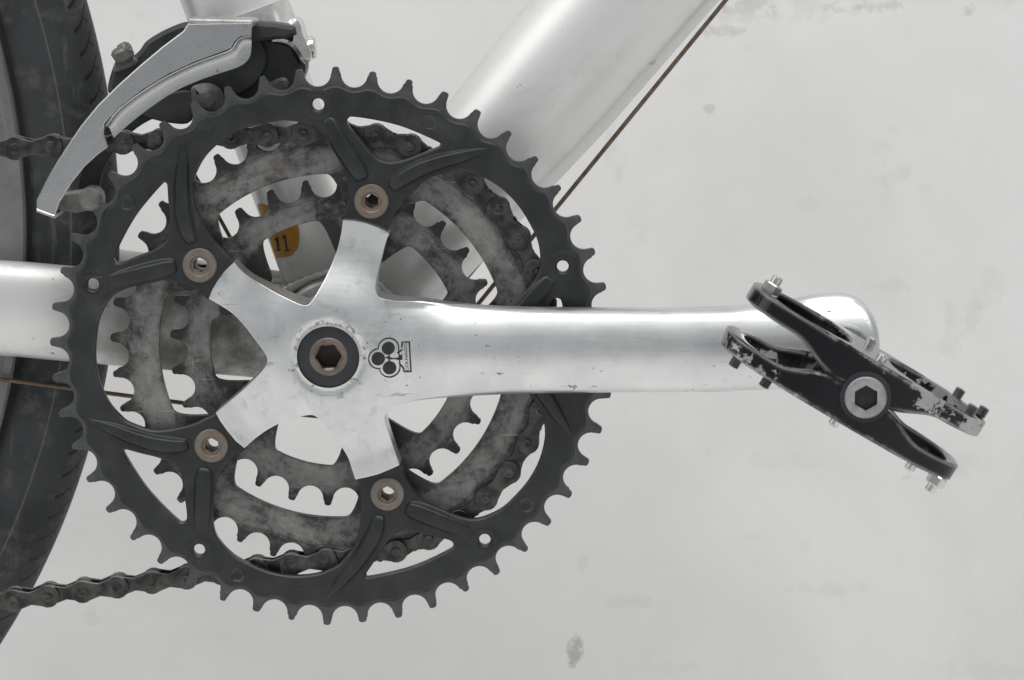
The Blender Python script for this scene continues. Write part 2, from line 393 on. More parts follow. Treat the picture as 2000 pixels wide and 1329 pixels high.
class MB:
    def __init__(s): s.V, s.F, s.M = [], [], []
    def add(s, V, Fc, m=0):
        b = len(s.V); s.V += [tuple(v) for v in V]
        s.F += [[b+i for i in f] for f in Fc]; s.M += [m]*len(Fc)
    def plate(s, outer, holes, y0, y1, bev=0.3, bevb=None, m=0, mw=None, fmap=None):
        """area (x, z) with holes, from front y0 to back y1, edges bevelled"""
        bevb = bev if bevb is None else bevb
        loops = [ccw(outer)]+[ccw(h, False) for h in holes]
        mw = m if mw is None else mw
        lv = []
        ins = [offset(l, bev) for l in loops] if bev else loops
        insb = [offset(l, bevb) for l in loops] if bevb else loops
        rings = []
        if bev: rings.append((ins, y0))
        rings.append((loops, y0+bev)); rings.append((loops, y1-bevb))
        if bevb: rings.append((insb, y1))
        V = []; n = sum(len(l) for l in loops)
        for L, y in rings:
            for l in L: V += [(p[0], y, p[1]) for p in l]
        if fmap: V = [fmap(*v) for v in V]
        tf = fill(rings[0][0]); tb = fill(rings[-1][0]) if bevb != bev else tf
        s.add(V, [], 0); b = len(s.V)-len(V)
        s.F += [[b+i for i in t] for t in tf]; s.M += [m]*len(tf)
        o = b+n*(len(rings)-1)
        s.F += [[o+i for i in reversed(t)] for t in tb]; s.M += [m]*len(tb)
        for k in range(len(rings)-1):
            st = 0
            for l in loops:
                L = len(l)
                for i in range(L):
                    j = (i+1) % L; A = b+k*n+st; B = A+n
                    s.F.append([A+i, B+i, B+j, A+j]); s.M.append(mw)
                st += L
    def lathe(s, prof, c, seg=48, m=0, a0=0, closed=False):
        """(r, y) profile turned round the Y axis through c = (x, z)"""
        n = len(prof); V = []
        for k in range(seg):
            a = a0+2*math.pi*k/seg
            V += [(c[0]+r*math.cos(a), y, c[1]+r*math.sin(a)) for r, y in prof]
        Fc = []
        for k in range(seg):
            A, B = k*n, ((k+1) % seg)*n
            for i in range(n if closed else n-1):
                j = (i+1) % n
                Fc.append([A+i, B+i, B+j, A+j])
        s.add(V, Fc, m)
    def cyl(s, p0, p1, r0, r1=None, seg=16, m=0, bev=0.0):
        r1 = r0 if r1 is None else float(r1); r0 = float(r0)
        p0, p1 = Vector(p0), Vector(p1); r1 = r0 if r1 is None else r1
        d = (p1-p0).normalized(); a = d.orthogonal().normalized(); b = d.cross(a)
        st = [(p0, r0-bev), (p0+d*bev, r0), (p1-d*bev, r1), (p1, r1-bev)] if bev else [(p0, r0), (p1, r1)]
        V = []
        for p, r in st:
            for k in range(seg):
                t = 2*math.pi*k/seg; V.append(p+a*(r*math.cos(t))+b*(r*math.sin(t)))
        Fc = [[k*seg+i, k*seg+(i+1) % seg, (k+1)*seg+(i+1) % seg, (k+1)*seg+i] for k in range(len(st)-1) for i in range(seg)]
        Fc.append(list(reversed(range(seg)))); Fc.append([(len(st)-1)*seg+i for i in range(seg)])
        s.add(V, Fc, m)
    def sweep(s, path, ra, rb, side, seg=32, m=0, cap=True):
        """oval tube along a path; ra across 'side', rb along it; radii numbers or lists"""
        path = [Vector(p) for p in path]; N = len(path); V = []
        side = Vector(side)
        for i, p in enumerate(path):
            d = (path[min(i+1, N-1)]-path[max(i-1, 0)]).normalized()
            b = (side-d*side.dot(d)).normalized(); a = d.cross(b)
            A = ra[i] if isinstance(ra, (list, tuple)) else ra; B = rb[i] if isinstance(rb, (list, tuple)) else rb
            for k in range(seg):
                t = 2*math.pi*k/seg; V.append(p+a*(A*math.cos(t))+b*(B*math.sin(t)))
        Fc = [[k*seg+i, k*seg+(i+1) % seg, (k+1)*seg+(i+1) % seg, (k+1)*seg+i] for k in range(N-1) for i in range(seg)]
        if cap: Fc.append(list(reversed(range(seg)))); Fc.append([(N-1)*seg+i for i in range(seg)])
        s.add(V, Fc, m)
    def obj(s, name, mats, parent=None, origin=(0, 0, 0), sharp=32):
        return mk(name, s.V, s.F, mats, parent, origin, s.M, sharp)
def circle(c, r, n=24, a0=0.0):
    return [(c[0]+r*math.cos(a0+2*math.pi*k/n), c[1]+r*math.sin(a0+2*math.pi*k/n)) for k in range(n)]
def pol(r, deg): return (r*math.cos(math.radians(deg)), r*math.sin(math.radians(deg)))
def sstep(a, b, x):
    t = np.clip((x-a)/(b-a), 0, 1); return t*t*(3-2*t)

# ================================================================== the setting: white wall running down into the floor
wb = MB()
prof = [(300, 1500), (300, -232)]+[(300-28*(1-math.cos(math.radians(a))), -232-28*math.sin(math.radians(a))) for a in range(10, 91, 10)]+[(-1800, -260)]
V = []; Fc = []
for x in (-2200, 2200):
    V += [(x, y, z) for y, z in prof]
n = len(prof)
Fc = [[i, i+1, n+i+1, n+i] for i in range(n-1)]
wall = mk('wall', V, Fc, WALL, sharp=80)
wall['kind'] = 'structure'; wall['label'] = 'scuffed white painted wall behind the bicycle'

# ================================================================== bicycle frame
fr = thing('bicycle_frame', 'pearl silver bicycle frame tubes meeting behind the chainrings', 'bicycle frame', (0, 52, 0))
YC = 52.0
L0, L1 = pt(352, 0, YC), pt(548, 533, YC)
d = (L1-L0).normalized(); perp = Vector((-d.z, 0, d.x)); perp = perp if perp.x > 0 else -perp
SR = 17.6
s0 = L0+perp*SR-d*60; s1 = L1+perp*SR+d*14
SEATD = d
b = MB(); b.sweep([s0.lerp(s1, k/8) for k in range(9)], SR, SR, (0, 1, 0), 64); b.obj('seat_tube', FRAME, fr)
BBc = Vector((0, YC, 0))
dt_top = pt(1222, 0, YC); dv = (dt_top-BBc).normalized()
path = [BBc+dv*(12+ (dt_top-BBc).length*1.35*k/10) for k in range(11)]
rr = [21.5+4.2*min(1, k/5) for k in range(11)]
b = MB(); b.sweep(path, rr, [r*0.96 for r in rr], (0, 1, 0), 72); b.obj('down_tube', FRAME, fr)
b = MB(); b.lathe([(15.5, 21), (21.0, 20.5), (22, 21.5), (22, 82.5), (21, 83.5), (15.5, 83)], (0, 0), 64, closed=True); b.obj('bottom_bracket_shell', FRAMED, fr)
for stay in ([(-260, 592, 30), (0, 602, 30), (145, 614, 30), (430, 639, 37), (610, 655, 47)], [(-260, 512, 78), (0, 545, 78), (229, 577, 76), (530, 618, 70), (640, 632, 62)]):
    cp = [Vector(p) for p in spline([tuple(pt(*q)) for q in stay], 4, False)]
    ra = [17.6]*len(cp)
    b = MB(); b.sweep(cp, [float(a) for a in ra], 8.5, (0, 1, 0), 48); b.obj('chain_stay', FRAMED, fr)
# weld beads
def bead(center, axis, r, name):
    axis = axis.normalized(); a = axis.orthogonal().normalized(); c = axis.cross(a); N = 96
    P = [center+(a*math.cos(2*math.pi*k/N)+c*math.sin(2*math.pi*k/N))*r+axis*(1.6*math.sin(4*math.pi*k/N)) for k in range(N+1)]
    R = [1.7+0.3*math.sin(2*math.pi*k/N*30) for k in range(N+1)]
    m = MB(); m.sweep(P, R, R, axis, 10, cap=False); m.obj(name, FRAME, fr, sharp=60)
bead(BBc-SEATD*21, SEATD, SR+0.1, 'weld_bead'); bead(BBc+dv*22, dv, 21.8, 'weld_bead')
# amber sticker wrapped on the seat tube
def on_tube(px, py, lift):
    """point on the front of the seat tube seen at px, py"""
    px, py = float(px), float(py)
    o = CAM.copy(); v = (FWD+(px-1000)/F*RIGHT-(py-664.5)/F*UP).normalized()
    A = v-SEATD*v.dot(SEATD); w = o-s0; B = w-SEATD*w.dot(SEATD)
    aa, bb, cc = A.dot(A), 2*A.dot(B), B.dot(B)-(SR+lift)**2
    disc = bb*bb-4*aa*cc
    t = (-bb-math.sqrt(max(disc, 0)))/(2*aa)
    return o+v*t
def decal(name, poly, lift, mat, parent, f=on_tube, step=4.0):
    P = np.array(poly); lo, hi = P.min(0), P.max(0)
    g = np.array([(x, y) for x in np.arange(lo[0], hi[0], step) for y in np.arange(lo[1], hi[1], step)])
    g = g[inside([poly], g)] if len(g) else g
    l = ccw(poly); t = fill([l], [tuple(q) for q in g])
    V = [f(x, y, lift) for x, y in list(l)+[tuple(q) for q in g]]
    return mk(name, V, [list(reversed(q)) for q in t], mat, parent, sharp=80)
stk = decal('sticker', spline([(506, 398), (540, 408), (570, 425), (583, 446), (583, 478), (576, 492), (566, 501), (546, 503.5), (537, 500), (522, 455), (505, 410)], 4), 0.12, STICK, fr)
for poly in ([(552, 460), (557, 458), (562, 488), (566, 487), (566, 490), (555, 492), (555, 489.5), (558.5, 489), (555, 466), (551, 468)],
             [(536, 466), (543, 463), (546, 487), (548, 487), (548, 490.5), (538, 491), (537.5, 488), (541, 487.5), (539, 470), (536, 471)]):
    decal('digit_print', poly, 0.24, INK, stk, step=50)

# ================================================================== rear wheel
WX, WZ = xz(233, 415, 52)
WR = 302.0
wc = (WX-WR, 52.0, WZ)
wh = thing('rear_wheel', 'rear wheel with dark grey treaded tyre at the left edge', 'wheel', (wc[0], 52, wc[2]-WR))
prof = []
for k in range(0, 37):                                   # round casing, tread crown
    a = math.radians(-118+236*k/36)
    rad = 14.0
    bulge = 0.35 if abs(math.degrees(a)) < 62 else 0.0   # tread cap stands proud of the sidewall
    prof.append((WR-14.4+(rad+bulge)*math.cos(a), 52+(rad+bulge*0.5)*math.sin(a)))
prof = [(WR-30.5, 42.3), (WR-28.5, 41.0), (WR-26, 40.4)]+[p for p in prof if p[0] > WR-23]+[(WR-26, 63.6), (WR-30.5, 61.7)]
b = MB(); b.lathe(prof, (wc[0], wc[2]), 360); b.obj('tyre', TYRE, wh, wc, 28)
ri = WR-31.0
b = MB()
b.lathe([(ri-1.2, 43.0), (ri-1.3, 40.0), (ri-2.2, 39.2), (ri-5.2, 39.0), (ri-6.2, 39.6), (ri-14, 39.4), (ri-22, 42.5), (ri-24, 52),
         (ri-22, 61.5), (ri-13, 65.2), (ri-1.0, 65.6), (ri+2.5, 62.8)], (wc[0], wc[2]), 360)
b.obj('rim', RIM, wh, wc, 25)
b = MB(); b.lathe([(ri+4.0, 42.6), (ri-1.2, 42.6)], (wc[0], wc[2]), 360); b.obj('bead_gap', GAP, wh, wc)

# ================================================================== crankset
ck = thing('crankset', 'polished silver crank arm with black outer and two greasy inner chainrings', 'crankset', (0, 0, 0))
BOLT_A = [74.6+72*k for k in range(5)]
PITCH = 12.7
def teeth(N, phase, seat=4.7, tip=2.75, half=1.25, jit=0.24):
    rp = PITCH/2/math.sin(math.pi/N); st = 360/N; out = []
    rnd = random.Random(N)
    for k in range(N):
        a = phase+k*st
        # tooth k tip, then the valley after it
        j = rnd.uniform(-1, 1)*jit; h = tip+rnd.uniform(-0.65, 0.2); w = half*rnd.uniform(0.9, 1.15)
        ux, uz = pol(1, a); tx, tz = -uz, ux
        for q, r in ((-w*1.06+j*.6, rp+h-1.5), (-w*0.98+j, rp+h-0.7), (-w*0.72+j, rp+h-0.2), (-w*0.3+j, rp+h), (w*0.35+j, rp+h-0.02), (w*0.74+j, rp+h-0.25), (w*0.98+j, rp+h-0.75), (w*1.06+j*.6, rp+h-1.5)):
            out.append((ux*r+tx*q, uz*r+tz*q))
        c = pol(rp+0.6, a+st/2); n = 13
        for i in range(n):
            b = math.radians(a+st/2+180+84-168*i/(n-1))
            out.append((c[0]+seat*math.cos(b), c[1]+seat*math.sin(b)))
    return out, rp
# --- outer ring: one sector of the inner contour, measured between two bolts, then turned five times
sect = XZ([(477, 880), (450, 898), (427, 934), (420, 962), (418, 1012), (422, 1038), (434, 1058), (457, 1081), (485, 1097), (527, 1114), (572, 1121.7),
           (617, 1118.5), (650, 1106), (670, 1091), (697, 1050), (706, 990), (700, 940)], 0.0)
sect = [(math.hypot(*p)+(0.9 if math.hypot(*p) > 60 else 0), (math.degrees(math.atan2(p[1], p[0])) % 360)-219) for p in sect]
vwin = XZ([(246, 884), (247, 878), (252, 876.5), (280, 884), (310, 891), (338, 902), (354, 915), (362, 935), (365.5, 975), (368.5, 1005), (366, 1015), (359, 1018),
           (351, 1015), (322, 988), (292, 955), (270, 924)], 0.0)
vwin = [(math.hypot(*p)+(0.9 if math.hypot(*p) > 60 else 0), (math.degrees(math.atan2(p[1], p[0])) % 360)-219) for p in vwin]
inner = []; vw = []; pinholes = []
for k in range(5):
    a = 219+72*k
    seg = [(46.5, -9.0), (45.3, 0), (46.5, 9.0)]+sect
    inner += [pol(r, a+t) for r, t in seg]
    vw.append(spline([pol(r, a+t) for r, t in vwin], 4))
    pinholes.append(circle(pol(86.9, a+17.4), 2.15, 20))
inner = spline(inner, 4)
bolts = [pol(55.0, a) for a in BOLT_A]
bholes = [circle(p, 4.4, 24) for p in bolts]
outline, rp = teeth(48, -1.49)
st = 360/48
b = MB()
b.plate(outline, [inner]+vw+pinholes+bholes, 0.75, 2.7, 0.12, m=1)
body = [pol(rp-4.5+0.75*math.cos(math.radians((t+1.49)*48)), t) for t in np.arange(0, 360, 0.75)]
dimp = []
for (px, py) in ((232, 383), (845, 222), (1042, 997), (458, 1137)):
    a_ = math.degrees(math.atan2(*reversed(xz(px, py, 0)))); dimp.append(circle(pol(88.2, a_), 2.2, 18))
off = [offset(ccw(h, False), -0.10) for h in [inner]+vw]
hp = [offset(ccw(h, False), -0.05) for h in pinholes+bholes]
b.plate(body, off+hp+dimp, 0.0, 3.2, 0.55, 0.3, m=0)
for dl in dimp:
    c = np.mean(dl, 0); b.lathe([(0.01, 0.62), (1.5, 0.6), (2.35, 0.3)], c, 18, m=0)
ring1 = b.obj('outer_chainring', [BLACK, TOOTH], ck, sharp=35)
# ribs on the arms of the outer ring
def rib(pathpx, half, hgt, k, name='rib'):
    P = XZ(pathpx, 0.0); rot = math.radians(72*k); cs, sn = math.cos(rot), math.sin(rot)
    P = spline(P, 6, False); hw = np.interp(np.linspace(0, 1, len(P)), np.linspace(0, 1, len(half)), half); hh = np.interp(np.linspace(0, 1, len(P)), np.linspace(0, 1, len(hgt)), hgt)
    V = []; n = 21
    for i, p in enumerate(P):
        q0, q1 = P[max(i-1, 0)], P[min(i+1, len(P)-1)]
        d = np.array(q1)-np.array(q0); d /= np.hypot(*d); nn = np.array((-d[1], d[0]))
        for j in range(n):
            s = -1+2*j/(n-1); y = -hh[i]*float(np.interp(abs(s), [0, 0.45, 0.62, 0.78, 0.92, 1.0], [1.0, 0.97, 0.9, 0.45, 0.1, 0.0]))*0.72+0.08
            q = np.array(p)+nn*hw[i]*1.2*s
            V.append((q[0]*cs-q[1]*sn, y, q[0]*sn+q[1]*cs))
    Fc = [[i*n+j, i*n+j+1, (i+1)*n+j+1, (i+1)*n+j] for i in range(len(P)-1) for j in range(n-1)]
    o = mk(name, V, Fc, BLACK, ring1, sharp=80)
    return o
RIBA = ([(637, 234), (642, 241), (654, 261), (666, 281), (677, 298), (687, 314), (698, 331), (708, 346), (711, 351)], [1.4, 2.3, 2.9, 3.1, 3.2, 3.2, 3.1, 2.4, 1.0], [0.1, 1.0, 2.0, 2.6, 2.8, 2.9, 2.8, 1.9, 0.1])
RIBB = ([(762, 368), (768, 363), (785, 350), (802, 340), (829, 327), (865, 315), (901, 306), (930, 298), (952, 292)], [1.0, 2.1, 2.7, 2.8, 2.7, 2.5, 2.1, 1.3, 0.3], [0.1, 1.9, 2.8, 2.9, 2.8, 2.5, 1.9, 1.0, 0.1])
for k in range(5):
    rib(*RIBA, k); rib(*RIBB, k)
    c = pol(86.9, 219+17.4+72*k)
    m = MB(); m.lathe([(5.6, 0.12), (4.9, -0.22), (3.9, -0.40), (2.9, -0.35), (2.25, 0.05), (2.12, 1.0)], c, 32); m.obj('hole_boss', BLACK, ring1, sharp=60)

def small_ring(name, N, phase, yf, thick, rin, dip, halfdeg, mat, holes):
    outline, rp = teeth(N, phase)
    inn = []
    for t in np.arange(0, 360, 1.0):
        dd = min(abs((t-a+180) % 360-180) for a in BOLT_A)
        f = 1-sstep(halfdeg-5, halfdeg+6, dd)
        inn.append(pol(rin-(rin-dip)*float(f), t))
    b = MB(); rnd = random.Random(N)
    hl = [circle(p, 4.3, 20) for p in holes]
    b.plate(outline, [inn]+hl, yf+0.18, yf+thick-0.4, 0.15, m=1)
    body = [pol(rp-4.8+0.3*math.cos(math.radians((t-phase)*N)), t) for t in np.arange(0, 360, 1.0)]
    b.plate(body, [offset(ccw(inn, False), -0.12)]+[offset(ccw(h, False), -0.06) for h in hl], yf, yf+thick, 0.14, 0.4, m=0)
    return b.obj(name, [mat, mat], ck, sharp=40)
YM, YI = 6.6, 14.0
MPH = -2.36
ring2 = small_ring('middle_chainring', 38, MPH, YM, 3.0, 62.0, 47.5, 11, MIDM, bolts)
ring3 = small_ring('inner_chainring', 28, -3.09, YI, 3.0, 44.8, 32.0, 17, INM, [])
# chainring bolts, hollow
for p in bolts:
    b = MB()
    hexr = [(2.75, k) for k in range(6)]
    prof = [(4.2, 9.8), (4.2, 0.2), (6.05, 0.1), (6.1, -0.5), (5.75, -0.95), (4.0, -1.0), (3.4, -0.7), (3.1, 0.0)]
    b.lathe(prof, p, 48)
    # hexagon socket with open bottom
    N = 48; V = []
    for k in range(N):
        a = 2*math.pi*k/N; h = 2.35/math.cos(((a+math.pi/6) % (math.pi/3))-math.pi/6)
        V += [(p[0]+3.1*math.cos(a), 0.0, p[1]+3.1*math.sin(a)), (p[0]+h*math.cos(a), 0.15, p[1]+h*math.sin(a)), (p[0]+h*math.cos(a), 4.5, p[1]+h*math.sin(a)),
              (p[0]+2.3*math.cos(a), 4.6, p[1]+2.3*math.sin(a)), (p[0]+2.3*math.cos(a), 9.8, p[1]+2.3*math.sin(a))]
    b.add(V, [[k*5+i, ((k+1) % N)*5+i, ((k+1) % N)*5+i+1, k*5+i+1] for k in range(N) for i in range(4)])
    bo = b.obj('chainring_bolt', BOLT, ck, (p[0], 0, p[1]), sharp=28)
    m = MB(); m.lathe([(4.6, 3.3), (7.6, 3.3), (7.6, 6.5), (4.6, 6.5)], p, 32, closed=True); m.obj('spacer', DARKSTEEL, ck, (p[0], 0, p[1]))
# stamp on the inner ring
def flat_text(name, body, size, org, ex, ez, y, mat, parent, fy=None, squash=1.0):
    cu = bpy.data.curves.new(name, 'FONT'); cu.body = body; cu.size = size; cu.align_x = 'CENTER'; cu.align_y = 'CENTER'
    cu.resolution_u = 3
    tmp = bpy.data.objects.new('tmp', cu); COL.objects.link(tmp)
    dg = bpy.context.evaluated_depsgraph_get(); dg.update()
    me = tmp.evaluated_get(dg).to_mesh()
    V = [(v.co.x, v.co.y*squash) for v in me.vertices]; Fc = [list(p.vertices) for p in me.polygons]
    tmp.evaluated_get(dg).to_mesh_clear(); bpy.data.objects.remove(tmp)
    P = [(org[0]+a*ex[0]+b*ez[0], org[1]+a*ex[1]+b*ez[1]) for a, b in V]
    Q = [(x, fy(x, z) if fy else y, z) for x, z in P]
    return mk(name, Q, Fc, mat, parent, smooth=False)
so = xz(389, 712, YI)
flat_text('stamped_code', 'S83', 4.6, so, pol(1, 92), pol(1, 182), YI-0.06, STAMP, ring3)

# --- crank arm with spider: a height field over the traced outline
SP, AR, EN = -5.0, -11.0, -13.0
ol = []
ol += [xz(*p, SP) for p in [(669.4, 430.5), (692, 432), (715, 437), (738, 445), (760.3, 456)]]                 # tip towards the top bolt
ol += [xz(*p, SP) for p in spline([(760.3, 456), (753.5, 472), (746, 499), (739, 529), (734.5, 555), (736, 569), (745, 579.5), (776, 587)], 4, False)[1:]]
top = [(821, 594), (881, 599), (960, 602), (1060, 604.5), (1193, 605.5), (1300, 605.5), (1400, 603.5), (1480, 599.5), (1540, 592), (1590, 583), (1620, 580), (1647, 579.5), (1672, 585), (1694, 600), (1709, 624), (1717, 655), (1717, 686), (1709, 714), (1692, 738), (1668, 752), (1640, 758), (1590, 761)]
low = [(1500, 764), (1400, 766), (1300, 767), (1195, 768), (1100, 770.5), (1000, 773.5), (935, 776.5), (880, 780), (845, 783.5), (808, 788.7), (770, 798)]
mixd = lambda px: AR if px < 1450 else EN
ol += [xz(px, py, mixd(px)) for px, py in spline(top, 4, False)]
ol += [xz(px, py, mixd(px)) for px, py in spline(low, 4, False)]
ol += [xz(*p, SP) for p in spline([(757, 804), (752.5, 812), (753, 824), (759, 846), (769.6, 877), (780, 908.8)], 4, False)]
ol += [xz(*p, SP) for p in [(758, 919), (738.5, 927), (716, 933)]]
ol += [xz(*p, SP) for p in spline([(694, 937.5), (686.5, 915), (678, 891), (655.4, 852.7), (640, 833), (630, 818), (621, 808.5), (610, 804.7), (590, 808.6), (566, 817.6), (542, 828), (517.6, 843), (493.5, 861), (477, 876.3)], 3, False)]
ol += [xz(*p, SP) for p in [(460, 862), (444, 843), (431, 825)]]
ol += [xz(*p, SP) for p in spline([(421, 807), (454, 779), (475, 761), (499, 737), (519, 714), (525, 703), (524.5, 692), (516, 678.5), (502, 662), (481, 638), (457, 615), (430, 597), (407.5, 584)], 3, False)]
ol += [xz(*p, SP) for p in [(414, 567), (424, 550), (438, 531)]]
ol += [xz(*p, SP) for p in spline([(457, 512.5), (470, 528), (490, 544), (520, 560), (545, 572), (575, 584), (592, 590), (604, 590), (614, 581), (632, 550.5), (647, 520), (659, 487), (666.4, 454), (669.4, 430.5)], 3, False)[:-1]]
# drop near-duplicates and resample evenly
q = [ol[0]]
for p in ol[1:]:
    if math.hypot(p[0]-q[-1][0], p[1]-q[-1][1]) > 0.35: q.append(p)
ol = ccw(q)
res = []
for i in range(len(ol)):
    a, c = np.array(ol[i]), np.array(ol[(i+1) % len(ol)]); L = np.hypot(*(c-a)); k = max(1, int(round(L/1.3)))
    res += [tuple(a+(c-a)*j/k) for j in range(k)]
ol = res
OLA = np.array(ol); OLB = np.roll(OLA, -1, 0)
EYE = np.array(xz(1690, 775, -98)); ELEN = np.hypot(*EYE); EU = EYE/ELEN; EV = np.array((-EU[1], EU[0]))
HUB = 10.9
def dist_edge(Q):
    d = np.full(len(Q), 1e9); AB = OLB-OLA; L2 = (AB**2).sum(1)
    for i in range(len(OLA)):
        w = Q-OLA[i]; t = np.clip((w@AB[i])/L2[i], 0, 1)
        d = np.minimum(d, np.hypot(*(w-t[:, None]*AB[i]).T))
    return d
def crank_y(Q, d=None):
    """front surface (y, mm) of the crank at points (x, z)"""
    Q = np.asarray(Q, float)
    if d is None: d = dist_edge(Q)
    d = np.where(inside([ol], Q), d, 0)
    r = np.hypot(Q[:, 0], Q[:, 1]); s = Q@EU; p = Q@EV
    ts = 4.6+8.4*(1-sstep(13, 40, r))
    ta = 13.0+4.2*sstep(25, 120, s)
    qn = (p-0.0)/14.6
    ta = ta-4.6*np.abs(np.clip(qn+0.05, -1.2, 1.2))**2.0
    w = sstep(12, 46, s)
    t = ts*(1-w)+ta*w
    re = 0.12+2.9*sstep(24, 70, s)
    k = np.clip(1-d/re, 0, 1)
    t = t-re*0.95*(1-np.sqrt(np.clip(1-k*k, 0, 1)))
    # dished ring round the axle bolt
    t = t-0.5*np.exp(-((r-12.0)/1.0)**2)
    return -t
xs = np.arange(OLA[:, 0].min(), OLA[:, 0].max(), 1.25); zs = np.arange(OLA[:, 1].min(), OLA[:, 1].max(), 1.25)
G = np.array([(x+(0.6 if j % 2 else 0), z) for j, z in enumerate(zs) for x in xs])
G = G[inside([ol], G)]; G = G[np.hypot(G[:, 0], G[:, 1]) > HUB+0.7]
dg_ = dist_edge(G); G = G[dg_ > 1.9]
ex = [tuple(g) for g in G]
for dd in (0.12, 0.35, 0.7, 1.2):
    l = np.array(offset(ol, dd)); dl = dist_edge(l); ok = (dl > dd*0.85) & inside([ol], l)
    ex += [tuple(g) for g in l[ok]]
hubl = [circle((0, 0), HUB, 72)][0]
ex += circle((0, 0), HUB+0.45, 72, 0.04)
hub_cw = ccw(hubl, False)
tri = fill([ol, hub_cw], ex)
P2 = np.array(list(ol)+hub_cw+ex)
dP = dist_edge(P2); Y = crank_y(P2, dP)
e = 0.25
gx = (crank_y(P2+(e, 0))-crank_y(P2-(e, 0)))/(2*e); gz = (crank_y(P2+(0, e))-crank_y(P2-(0, e)))/(2*e)
NR = np.c_[gx, -np.ones(len(P2)), gz]; NR /= np.linalg.norm(NR, axis=1)[:, None]
me = bpy.data.meshes.new('crank_arm')
V = [(x, y, z) for (x, z), y in zip(P2, Y)]; n0 = len(V); nO = len(ol)
ybk = [(5.8*(1-w)-5.0*w) for w in sstep(24, 60, OLA@EU)]
V += [tuple(V[i]) for i in range(nO)]+[(OLA[i, 0], ybk[i], OLA[i, 1]) for i in range(nO)]
Fc = [list(t) for t in tri]
Fc += [[n0+i, n0+nO+i, n0+nO+(i+1) % nO, n0+(i+1) % nO] for i in range(nO)]
nw = len(Fc)
tb = fill([ol]); Fc += [[n0+nO+i for i in reversed(t)] for t in tb]
# bore wall
nh = len(hub_cw); bw = len(V)
V += [(hub_cw[i][0], Y[nO+i], hub_cw[i][1]) for i in range(nh)]+[(hub_cw[i][0], -7.0, hub_cw[i][1]) for i in range(nh)]
Fc += [[bw+i, bw+nh+i, bw+nh+(i+1) % nh, bw+(i+1) % nh] for i in range(nh)]
me.from_pydata([(a*MM, b_*MM, c*MM) for a, b_, c in V], [], Fc)
me.materials.append(ALU); me.update()
me.polygons.foreach_set('use_smooth', [True]*len(me.polygons))
me.set_sharp_from_angle(angle=math.radians(40))
me.update()
cn = [tuple(c.vector) for c in me.corner_normals]
for p in me.polygons:
    if p.index >= len(tri): break
    for li in p.loop_indices: cn[li] = tuple(NR[me.loops[li].vertex_index])
me.normals_split_custom_set(cn)
arm = link('crank_arm', me, ck)
cy = lambda x, z, lift: float(crank_y(np.array([(x, z)]))[0])-lift
# axle bolt in its black washer
b = MB(); b.lathe([(10.85, -7.0), (10.85, -11.2), (10.6, -11.6), (6.4, -11.7), (6.2, -11.4), (6.2, -9)], (0, 0), 72); wsh = b.obj('axle_washer', CAPBLK, ck)
b = MB(); N = 48; V = []
for k in range(N):
    a = 2*math.pi*k/N; h = 4.0/math.cos(((a+0.45+math.pi/6) % (math.pi/3))-math.pi/6)
    ring = [(6.75, -9.5), (6.7, -11.9), (6.4, -12.1), (4.75, -12.1), (h, -11.6), (h*0.97, -6.0), (0.01, -5.6)]
    V += [(r*math.cos(a), y, r*math.sin(a)) for r, y in ring]
b.add(V, [[k*7+i, ((k+1) % N)*7+i, ((k+1) % N)*7+i+1, k*7+i+1] for k in range(N) for i in range(6)])
b.M = [1 if (i % 6) >= 4 else 0 for i in range(len(b.F))]
b.obj('axle_bolt', [BROWN, DARKSTEEL], ck, sharp=30)
# emblem on the crank: three dark discs in a clover outline over a lettered bar
def dens(l, h=3.0):
    out = []
    for i in range(len(l)):
        a, c = np.array(l[i]), np.array(l[(i+1) % len(l)]); k = max(1, int(np.hypot(*(c-a))/h))
        out += [tuple(a+(c-a)*j/k) for j in range(k)]
    return out
def emb(name, loops, mat=INK, lift=0.22):
    L = [XZ(dens(l), -12.3) for l in loops]; L = [ccw(L[0])]+[ccw(h, False) for h in L[1:]]
    t = fill(L); V = [(x, cy(x, z, lift), z) for l in L for x, z in l]
    return mk(name, V, t, mat, arm, smooth=False)
E0 = lambda u, v: (700+u/12.085, 640+v/12.085)
def disc(cu, cv, r, n=40): return [E0(cu+r*math.cos(2*math.pi*k/n), cv+r*math.sin(2*math.pi*k/n)) for k in range(n)]
C3 = [(705, 500, 152), (470, 735, 158), (735, 965, 158)]
for cu, cv, r in C3: emb('emblem_disc', [disc(cu, cv, r)])
def clover(extra):
    """outline of three overlapping discs, left open at the stem"""
    out = []
    cs = [(710, 500, 250+extra), (480, 735, 248+extra), (740, 955, 250+extra)]
    for i, (cu, cv, r) in enumerate(cs):
        for k in range(120):
            a = 2*math.pi*k/120; u, v = cu+r*math.cos(a), cv+r*math.sin(a)
            if any(math.hypot(u-o[0], v-o[1]) < o[2]-0.5 for j, o in enumerate(cs) if j != i): continue
            if u > 930 and 520 < v < 905: continue
            if math.hypot(u-900, v-730) < 150: continue
            out.append((math.atan2(v-730, u-640), u, v))
    out.sort()
    return [(u, v) for _, u, v in out]
co_ = clover(0); ci_ = []
for (u, v) in co_:
    du, dv_ = u-640, v-730; L = math.hypot(du, dv_); ci_.append((u-du/L*32, v-dv_/L*32))
emb('emblem_outline', [[E0(u, v) for u, v in co_]+[E0(u, v) for u, v in reversed(ci_)]])
emb('emblem_bar', [[E0(*p) for p in [(1010, 355), (1210, 350), (1250, 1085), (1060, 1085), (1035, 985), (945, 876), (962, 848), (1068, 960), (1090, 1056), (1214, 1056), (1178, 382), (1046, 382), (1030, 500), (1000, 500)]]])
